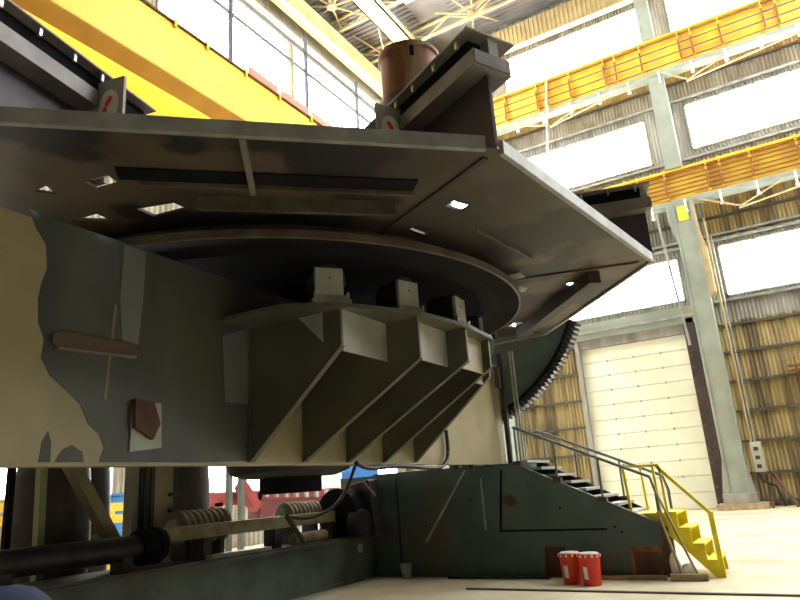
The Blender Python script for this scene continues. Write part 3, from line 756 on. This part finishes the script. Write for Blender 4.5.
# bags, bars, planks by the steps
def blob(c, r, name, label, cat, mt, sq=(1, 1, 1)):
    b = MB(); nn = 14; vs = []; fs = []
    for i in range(nn+1):
        ph = PI*i/nn
        for j in range(20):
            th_ = 2*PI*j/20; k_ = 1+.12*math.sin(3*th_+i)+.08*math.sin(5*ph)
            vs.append((c[0]+r*sq[0]*math.sin(ph)*math.cos(th_)*k_, c[1]+r*sq[1]*math.sin(ph)*math.sin(th_)*k_, c[2]+r*sq[2]*math.cos(ph)))
    for i in range(nn):
        for j in range(20): fs.append((i*20+j, i*20+(j+1) % 20, (i+1)*20+(j+1) % 20, (i+1)*20+j))
    b.add(vs, fs)
    return tag(b.build(name, mt, smooth=True), label, cat)
blob((-1.98, 11.42, .2), .14, 'white_bag', 'slim white sack leaning upright against the end of the pedestal', 'bag', m_white, (.55, .5, 1.4))
blob((-1.80, 11.44, .12), .15, 'white_bag', 'squat white sack under the slope of the yellow steps', 'bag', m_white, (.75, .5, .8))
tag(MB().bar(hz(658, 480, 1.6) if False else (-2.1, 11.4, 1.35), (-1.64, 11.3, .02), .03, .03).build('leaning_bar', m_wood), 'thin grey bar leaning from the railing down to the plank', 'bar')
tag(MB().bar((-2.12, 11.48, 1.0), (-1.86, 11.28, .02), .03, .03).build('leaning_bar', m_wood), 'short grey bar leaning beside the white sacks', 'bar')
tag(MB().bar((-2.05, 11.26, .05), (-1.52, 11.3, .05), .12, .1).build('wood_plank', m_wood, bevel=.01), 'short thick plank lying at the foot of the yellow steps', 'plank')
tag(MB().bar((-3.25, 11.36, .03), (-2.12, 11.36, .03), .1, .06).build('wood_plank', m_wood), 'long flat plank lying along the pedestal foot beside the red pails', 'plank')
tag(MB().bar((-5.9, 11.36, .02), (-4.0, 11.38, .02), .1, .04).build('floor_bar', m_dgrey), 'dark steel bar lying along the foot of the green pedestal', 'bar')
tag(MB().bar((-5.0, 10.22, .012), (0.4, 10.05, .012), .07, .024).build('floor_bar', m_purlin), 'long dark strip laid across the floor in front of the pails', 'bar')

# red pails
def pail(p, label, rotz):
    t = thing('red_pail', label, 'pail', p, 'red pails by the pedestal')
    c = Vector(p)
    MB().lathe(c, (0, 0, 1), [(.01, .002), (.135, .002), (.14, .01), (.158, .30), (.163, .302), (.163, .33), (.16, .333), (.166, .42), (.172, .425), (.172, .44), (.16, .44)], 36).build('body', m_red, t, smooth=True)
    ld = MB().lathe(c, (0, 0, 1), [(.170, .425), (.172, .43), (.172, .45), (.16, .462), (.01, .46)], 36).build('lid', m_red, t, smooth=True)
    MB().lathe(c, (0, 0, 1), [(.15, .462), (.14, .475), (.01, .476)], 30).build('lid_disc', m_white, ld, smooth=True)
    for k_ in range(12):
        a = 2*PI*k_/12; MB().bar((c.x+.178*math.cos(a), c.y+.178*math.sin(a), .43), (c.x+.185*math.cos(a), c.y+.185*math.sin(a), .43), .03, .035).build('lid_tab', m_white, ld)
    lb = MB(); vs = []; fs = []
    a0 = math.atan2(-c.y, -c.x)+(-.55 if rotz > 0 else .7)
    for i in range(9):
        a = a0+(i-4)*.055
        for z, r in ((.10, .1495), (.28, .1605)): vs.append((c.x+r*math.cos(a), c.y+r*math.sin(a), z))
    for i in range(8): fs.append((2*i, 2*i+2, 2*i+3, 2*i+1))
    lb.add(vs, fs); lb.build('paper_label', m_white, t)
    return t
pail((-3.47, 10.92, 0), 'left red pail of the pair in front of the pedestal, pale label', 1)
pail((-3.12, 10.78, 0), 'right red pail of the pair in front of the pedestal', 1)
# small bucket + thin pole
t = thing('small_bucket', 'small grey bucket standing in the dark corner by the pedestal', 'bucket', (-6.75, 11.3, 0))
MB().lathe((-6.75, 11.3, 0), (0, 0, 1), [(.01, .01), (.08, .01), (.11, .26), (.12, .27), (.1, .26), (.075, .03)], 24).build('body', m_lamp, t, smooth=True)
tag(MB().bar((-6.92, 11.42, .02), tuple(hy(396, 478, 11.5)), .03, .03).build('leaning_pole', m_dgrey), 'thin dark pole standing against the pedestal above the small bucket', 'pole')

# ------------------------------------------------------------------ lower bed with shaft
BX = -7.62
bd = thing('machine_bed', 'long dark green bed girder on the floor at lower left', 'machine bed', (BX, 6, 0))
MB().box((BX-1.2, 1.0, .72), (BX+.03, 11.9, .78)).build('top_flange', m_green2, bd, bevel=.006)
MB().box((BX-1.15, 1.0, .06), (BX-.0, 11.9, .72)).build('web', m_green2, bd)
MB().box((BX-1.2, 1.0, 0), (BX+.05, 11.9, .06)).build('bottom_flange', m_green2, bd)
MB().box((BX-.12, 1.0, .78), (BX-.02, 11.6, .81)).build('guide_strip', m_ring, bd)
p = hx(360, 548, BX); blob_ = MB().cyl((BX, p.y, p.z), (BX+.012, p.y, p.z), .09, n=14); blob_.build('pale_spot', m_lgrey, bd)
sh = thing('drive_shaft', 'long dark drive shaft running above the green bed', 'shaft', (BX-.45, 5, .78))
SX = BX-.45
MB().cyl((SX, 1.0, 1.08), (SX, 6.35, 1.08), .165, n=28).build('tube', m_dgrey, sh, smooth=True)
MB().box((SX-.1, 6.6, 1.1), (SX+.12, 11.0, 1.3)).build('square_rail', m_rope, sh, bevel=.01)
MB().cyl((SX, 6.3, 1.08), (SX, 6.7, 1.08), .22, n=28).cyl((SX, 6.38, 1.08), (SX, 6.46, 1.08), .25, n=28).cyl((SX, 6.56, 1.08), (SX, 6.64, 1.08), .25, n=28).build('coupling', m_black, sh, smooth=True)
for y in (2.2, 4.4, 6.0, 7.4, 9.0, 10.6): MB().box((SX-.13, y, .78), (SX+.13, y+.16, 1.02 if y < 6.5 else 1.1)).build('bearing_block', m_dgrey, sh)
# ribbed rollers
def ribbed(y0, L, x, z, r, lab, mt=m_rope):
    t = thing('ribbed_roller', lab, 'roller', (x, y0+L/2, .78))
    pr = [(.01, 0), (r*.8, 0)]
    k_ = 8
    for i in range(k_):
        a = L*i/k_; pr += [(r*.9, a+.01), (r, a+.25*L/k_), (r, a+.7*L/k_), (r*.9, a+.95*L/k_)]
    pr += [(r*.8, L), (.01, L)]
    MB().lathe((x, y0, z), (0, 1, 0), pr, 36).build('drum', mt, t, smooth=True)
    MB().cyl((x, y0-.06, z), (x, y0, z), r*.55, n=20).cyl((x, y0-.09, z), (x, y0-.06, z), r*.2, n=12).build('end_cap', m_lamp, t)
    for ya in (y0+.1, y0+L-.2): MB().box((x-.16, ya, .78), (x+.16, ya+.1, z-r*.5)).build('saddle', m_dgrey, t)
    return t
ribbed(7.3, 1.0, BX-.86, 1.26, .26, 'ribbed roller at the left, behind the shaft coupling')
ribbed(9.75, .95, BX-.8, 1.3, .22, 'ribbed roller at the right, near the dark gearbox')
tag(MB().cyl((BX-.2, 9.3, .9), (BX-.2, 10.2, .9), .1, n=20).build('small_roller', m_rope), 'small pale roller lying on the bed under the square rail', 'roller')
tag(MB().bar((BX-.2, 7.4, .83), (BX-.12, 8.6, .83), .16, .06).build('loose_plate', m_lgrey), 'pale loose plate lying on top of the green bed', 'plate')
# motor gearbox at right end of bed
gb = thing('gearbox', 'dark motor gearbox at the end of the green bed', 'gearbox', (BX-.2, 11.2, .78))
MB().cyl((BX-.3, 10.75, 1.25), (BX-.3, 11.15, 1.25), .46, n=32).build('wheel', m_black, gb, smooth=True)
MB().hexa([(BX-.5, 11.15, .78), (BX+.35, 11.15, .78), (BX+.35, 11.5, .78), (BX-.5, 11.5, .78)], [(BX-.35, 11.15, 1.75), (BX+.2, 11.15, 1.85), (BX+.2, 11.5, 1.85), (BX-.35, 11.5, 1.75)]).build('casing', m_dgrey, gb, bevel=.03)
pq = [hx(375, 480, BX+.3), hx(382, 480, BX+.3), hx(392, 498, BX+.3), hx(385, 499, BX+.3)]
MB().bar((BX+.12, 11.1, 1.78), (BX+.38, 11.1, 1.5), .1, .07).build('cover_plate', m_rust, gb)
MB().cyl((BX+.0, 10.9, 1.05), (BX+.25, 10.9, 1.05), .25, n=24).build('motor', m_dgrey, gb, smooth=True)

# dark drums standing beyond the bed
def big_drum(px, wpx, X, lab, ztop=2.3, zb=0):
    c = hx(px, 500, X); e = hx(px+wpx/2, 500, X)
    dist = (Vector((c.x, c.y, 0))).length; r = wpx/2/F*dist*1.02
    h = ztop-zb; pr_ = [(.01, zb)]
    for i in range(13):
        z = zb+h*i/12; pr_.append((r*(1-.12*((i-6)/6)**2), z))
    pr_.append((.01, ztop))
    t = thing('steel_drum', lab, 'drum', (c.x, c.y, zb))
    MB().lathe((c.x, c.y, 0), (0, 0, 1), pr_, 40).build('shell', m_deck2, t, smooth=True)
    MB().lathe((c.x, c.y, 0), (0, 0, 1), [(r*1.0, zb+h*.5-.03), (r*1.02, zb+h*.5), (r*1.0, zb+h*.5+.03)], 40).build('weld_band', m_ring, t)
big_drum(52, 62, -9.6, 'large dark steel drum at the far left under the cream frame')
big_drum(88, 36, -10.6, 'narrow dark steel drum between the two diagonal bright gaps', 2.4)
big_drum(186, 42, -9.9, 'dark steel drum standing right of the cream post', 2.4)
# posts and struts under the frame
def strut(a, b, X, w, name, lab, cat, mt, ztop=None):
    p = hx(*a, X); q = hx(*b, X)
    d = (p-q); p = p+d*.25
    q = q - d*(q.z/d.z) if q.z > .02 else q
    q.z = max(q.z, .0)
    return tag(MB().bar(q, p, w, w*.8).build(name, mt), lab, cat)
strut((42, 467), (38, 545), -8.9, .12, 'steel_post', 'pale green upright post in front of the large dark drum', 'post', mat('lime_green', (150, 158, 116), .5))
strut((12, 467), (4, 560), -8.7, .09, 'steel_post', 'black upright post at the left edge under the frame', 'post', m_black)
strut((72, 467), (112, 540), -8.75, .2, 'diagonal_strut', 'cream diagonal strut crossing in front of the dark drums', 'strut', m_cream)
t = thing('frame_post', 'cream upright H section post standing under the frame', 'post', (-9, 6.9, 0))
pa = hx(158, 500, -9.2); t.location = (pa.x, pa.y, 0)
MB().box((pa.x-.15, pa.y-.22, 0), (pa.x+.12, pa.y+.2, 2.4)).build('flange', m_cream, t)
MB().box((pa.x+.12, pa.y-.27, 0), (pa.x+.16, pa.y-.2, 2.4)).box((pa.x+.12, pa.y+.22, 0), (pa.x+.16, pa.y+.27, 2.4)).build('edge_strip', m_dgrey, t)
for z in (1.75, 1.5, 1.35): MB().box((pa.x+.12, pa.y+.1, z), (pa.x+.2, pa.y+.3, z+.06)).build('bolt', m_dgrey, t)
pb = hx(136, 500, -9.3)
t = thing('frame_post', 'grey upright channel post left of the cream post', 'post', (pb.x, pb.y, 0))
MB().box((pb.x-.12, pb.y-.14, 0), (pb.x+.1, pb.y+.12, 2.4)).build('flange', m_cladg, t)
MB().box((pb.x+.1, pb.y-.03, 0), (pb.x+.14, pb.y+.05, 2.4)).build('edge_strip', m_dgrey, t)
for x_, w_, X_, lab in ((229, .1, -10, 'left grey upright of the pair beside the red machine'), (241, .1, -10, 'right grey upright of the pair beside the red machine')):
    pc = hx(x_, 500, X_)
    tag(MB().box((pc.x-w_/2, pc.y-w_/2, 0), (pc.x+w_/2, pc.y+w_/2, 2.35)).build('steel_post', m_lgrey), lab, 'post')

# cables
def cable(pts, r, lab):
    P_ = [Vector(p) for p in pts]; out = []
    for i in range(len(P_)-1):
        a = P_[max(i-1, 0)]; b = P_[i]; c = P_[i+1]; d = P_[min(i+2, len(P_)-1)]
        for k_ in range(6):
            s = k_/6; out.append(.5*((2*b)+(c-a)*s+(2*a-5*b+4*c-d)*s*s+(3*b-a-3*c+d)*s**3))
    out.append(P_[-1])
    return tag(MB().tube(out, r).build('cable', m_cable, smooth=True), lab, 'cable')
cable([hx(356, 463, -6.9), hx(350, 480, -6.9), hx(340, 500, -6.9), hx(325, 512, -6.9), hx(305, 518, -6.9), hx(287, 516, -6.9)], .03, 'black cable looping down over the right ribbed roller')
cable([hx(287, 516, -6.9), hx(296, 530, -6.9), hx(303, 541, -7.0)], .04, 'short thick black hose end on the green bed')
cable([hx(446, 430, WX+.06), hx(448, 450, WX+.06), hx(446, 462, WX+.1), hx(436, 468, WX+.12), hx(400, 466, WX+.12), hx(370, 468, WX+.1), hx(356, 463, WX+.08)], .03, 'black cable running along the bottom of the cream frame')

# ------------------------------------------------------------------ far background seen under the frame
t = thing('red_machine', 'maroon painted machine frame far behind the hub', 'machine', (-15, 20, 0))
def bgb(x0, y0, x1, y1, X, nm, mt, par, dpt=.5):
    a = hx(x0, y0, X); b = hx(x1, y1, X)
    return MB().box((X-dpt, a.y, min(a.z, b.z)), (X, b.y, max(a.z, b.z))).build(nm, mt, par)
bgb(208, 494, 262, 503, -14.5, 'upper_rail', m_redm, t); bgb(258, 492, 340, 500, -14.5, 'upper_rail', m_redm, t)
bgb(260, 500, 345, 511, -14.2, 'bed', mat('dark_maroon', (96, 30, 36), .6), t)
MB().bar(hx(240, 484, -14.3), hx(256, 508, -14.3), .3, .3).build('arm', m_redm, t)
for x in range(266, 330, 10): bgb(x, 489, x+3, 497, -14.1, 'stud', m_lgrey, t, .1)
a = hx(215, 503, -14.5); b = hx(335, 503, -14.5)
for y in (a.y, (a.y+b.y)/2, b.y-.3): MB().box((-15, y, 0), (-14.5, y+.3, a.z)).build('leg', m_redm, t)
def far_box(x0, y0, x1, X, name, lab, cat, mt):
    a = hx(x0, y0, X); b = hx(x1, y0, X)
    t = thing(name, lab, cat, (X-.5, (a.y+b.y)/2, 0))
    MB().box((X-1.0, a.y, 0), (X, b.y, a.z)).build('body', mt, t, bevel=.03)
    MB().box((X-1.05, a.y-.05, a.z), (X+.05, b.y+.05, a.z+.06)).build('top', mt, t)
    return t
far_box(350, 464, 378, -15.5, 'blue_cabinet', 'bright blue cabinet far behind the gearbox', 'cabinet', m_blue)
far_box(325, 472, 342, -15.7, 'white_cabinet', 'white cabinet far behind the right ribbed roller', 'cabinet', m_white)
far_box(112, 496, 124, -15.5, 'blue_cabinet', 'small blue cabinet seen beside the drums at the left', 'cabinet', m_blue)
for (x0, x1, lab) in ((-4, 26, 'yellow guard rail seen at the far left under the frame'), (98, 128, 'yellow guard rail seen between the drums and the post')):
    a = hx(x0, 508, -14.8); b = hx(x1, 508, -14.8)
    t = thing('guard_rail', lab, 'guard rail', (-14.8, (a.y+b.y)/2, 0))
    z = a.z
    for dz_ in (0, -.28): MB().box((-14.85, a.y, z+dz_-.1), (-14.75, b.y, z+dz_+.1)).build('rail', m_yel, t)
    for s in (0, .5, 1): y = a.y+(b.y-a.y)*s; MB().box((-14.88, y-.04, 0), (-14.78, y+.04, z+.1)).build('post', m_yel, t)

# ------------------------------------------------------------------ person at lower left, only the cap in frame
hp_ = CAM+ray(2, 655).normalized()*1.75
px_, py_, pz_ = hp_.x, hp_.y, hp_.z
sk = [(0, 0, -.62), (0, 0, -.42), (0, 0, -.22), (0, 0, -.12), (0, 0, .0),
      (.17, 0, -.2), (.24, 0, -.45), (.24, .1, -.68), (-.17, 0, -.2), (-.24, 0, -.45), (-.24, .1, -.68),
      (.1, 0, -.68), (.11, .05, -1.02), (.11, 0, -pz_+.06), (-.1, 0, -.68), (-.11, .05, -1.02), (-.11, 0, -pz_+.06), (.11, .14, -pz_+.05), (-.11, .14, -pz_+.05)]
ed = [(0, 1), (1, 2), (2, 3), (3, 4), (2, 5), (5, 6), (6, 7), (2, 8), (8, 9), (9, 10), (0, 11), (11, 12), (12, 13), (0, 14), (14, 15), (15, 16), (13, 17), (16, 18)]
rad = [.15, .14, .13, .055, .075, .075, .05, .035, .075, .05, .035, .09, .065, .045, .09, .065, .045, .04, .04]
me = bpy.data.meshes.new('person_body'); me.from_pydata(sk, ed, []); me.update()
pe = bpy.data.objects.new('person', me); col.objects.link(pe); pe.location = (px_, py_, pz_)
pe.rotation_euler = (0, 0, R(15))
smod = pe.modifiers.new('skin', 'SKIN')
for i, v in enumerate(me.skin_vertices[0].data): v.radius = (rad[i], rad[i]*.8)
me.skin_vertices[0].data[0].use_root = True
ss = pe.modifiers.new('sub', 'SUBSURF'); ss.levels = 2; ss.render_levels = 2
me.materials.append(mat('dark_workwear', (40, 46, 62), .9))
tag(pe, 'person in a dark blue knit cap, only the cap top showing at lower left', 'person')
MB().lathe((px_, py_, pz_), (0, 0, 1), [(.088, -.03), (.1, -.02), (.104, .02), (.1, .06), (.082, .1), (.05, .125), (.01, .135)], 32).build('knit_cap', m_navy, pe, smooth=True)
MB().lathe((px_, py_, pz_), (0, 0, 1), [(.03, -.13), (.07, -.1), (.085, -.05), (.09, 0), (.06, .08)], 24).build('face', m_skin, pe, smooth=True)

# ------------------------------------------------------------------ world + view
w = bpy.data.worlds.new('world'); bpy.context.scene.world = w; w.use_nodes = True
w.node_tree.nodes['Background'].inputs[0].default_value = (.9, .95, 1, 1); w.node_tree.nodes['Background'].inputs[1].default_value = 1.0
vs = bpy.context.scene.view_settings
vs.view_transform = 'Standard'; vs.look = 'None'; vs.gamma = 1; vs.exposure = 1.25
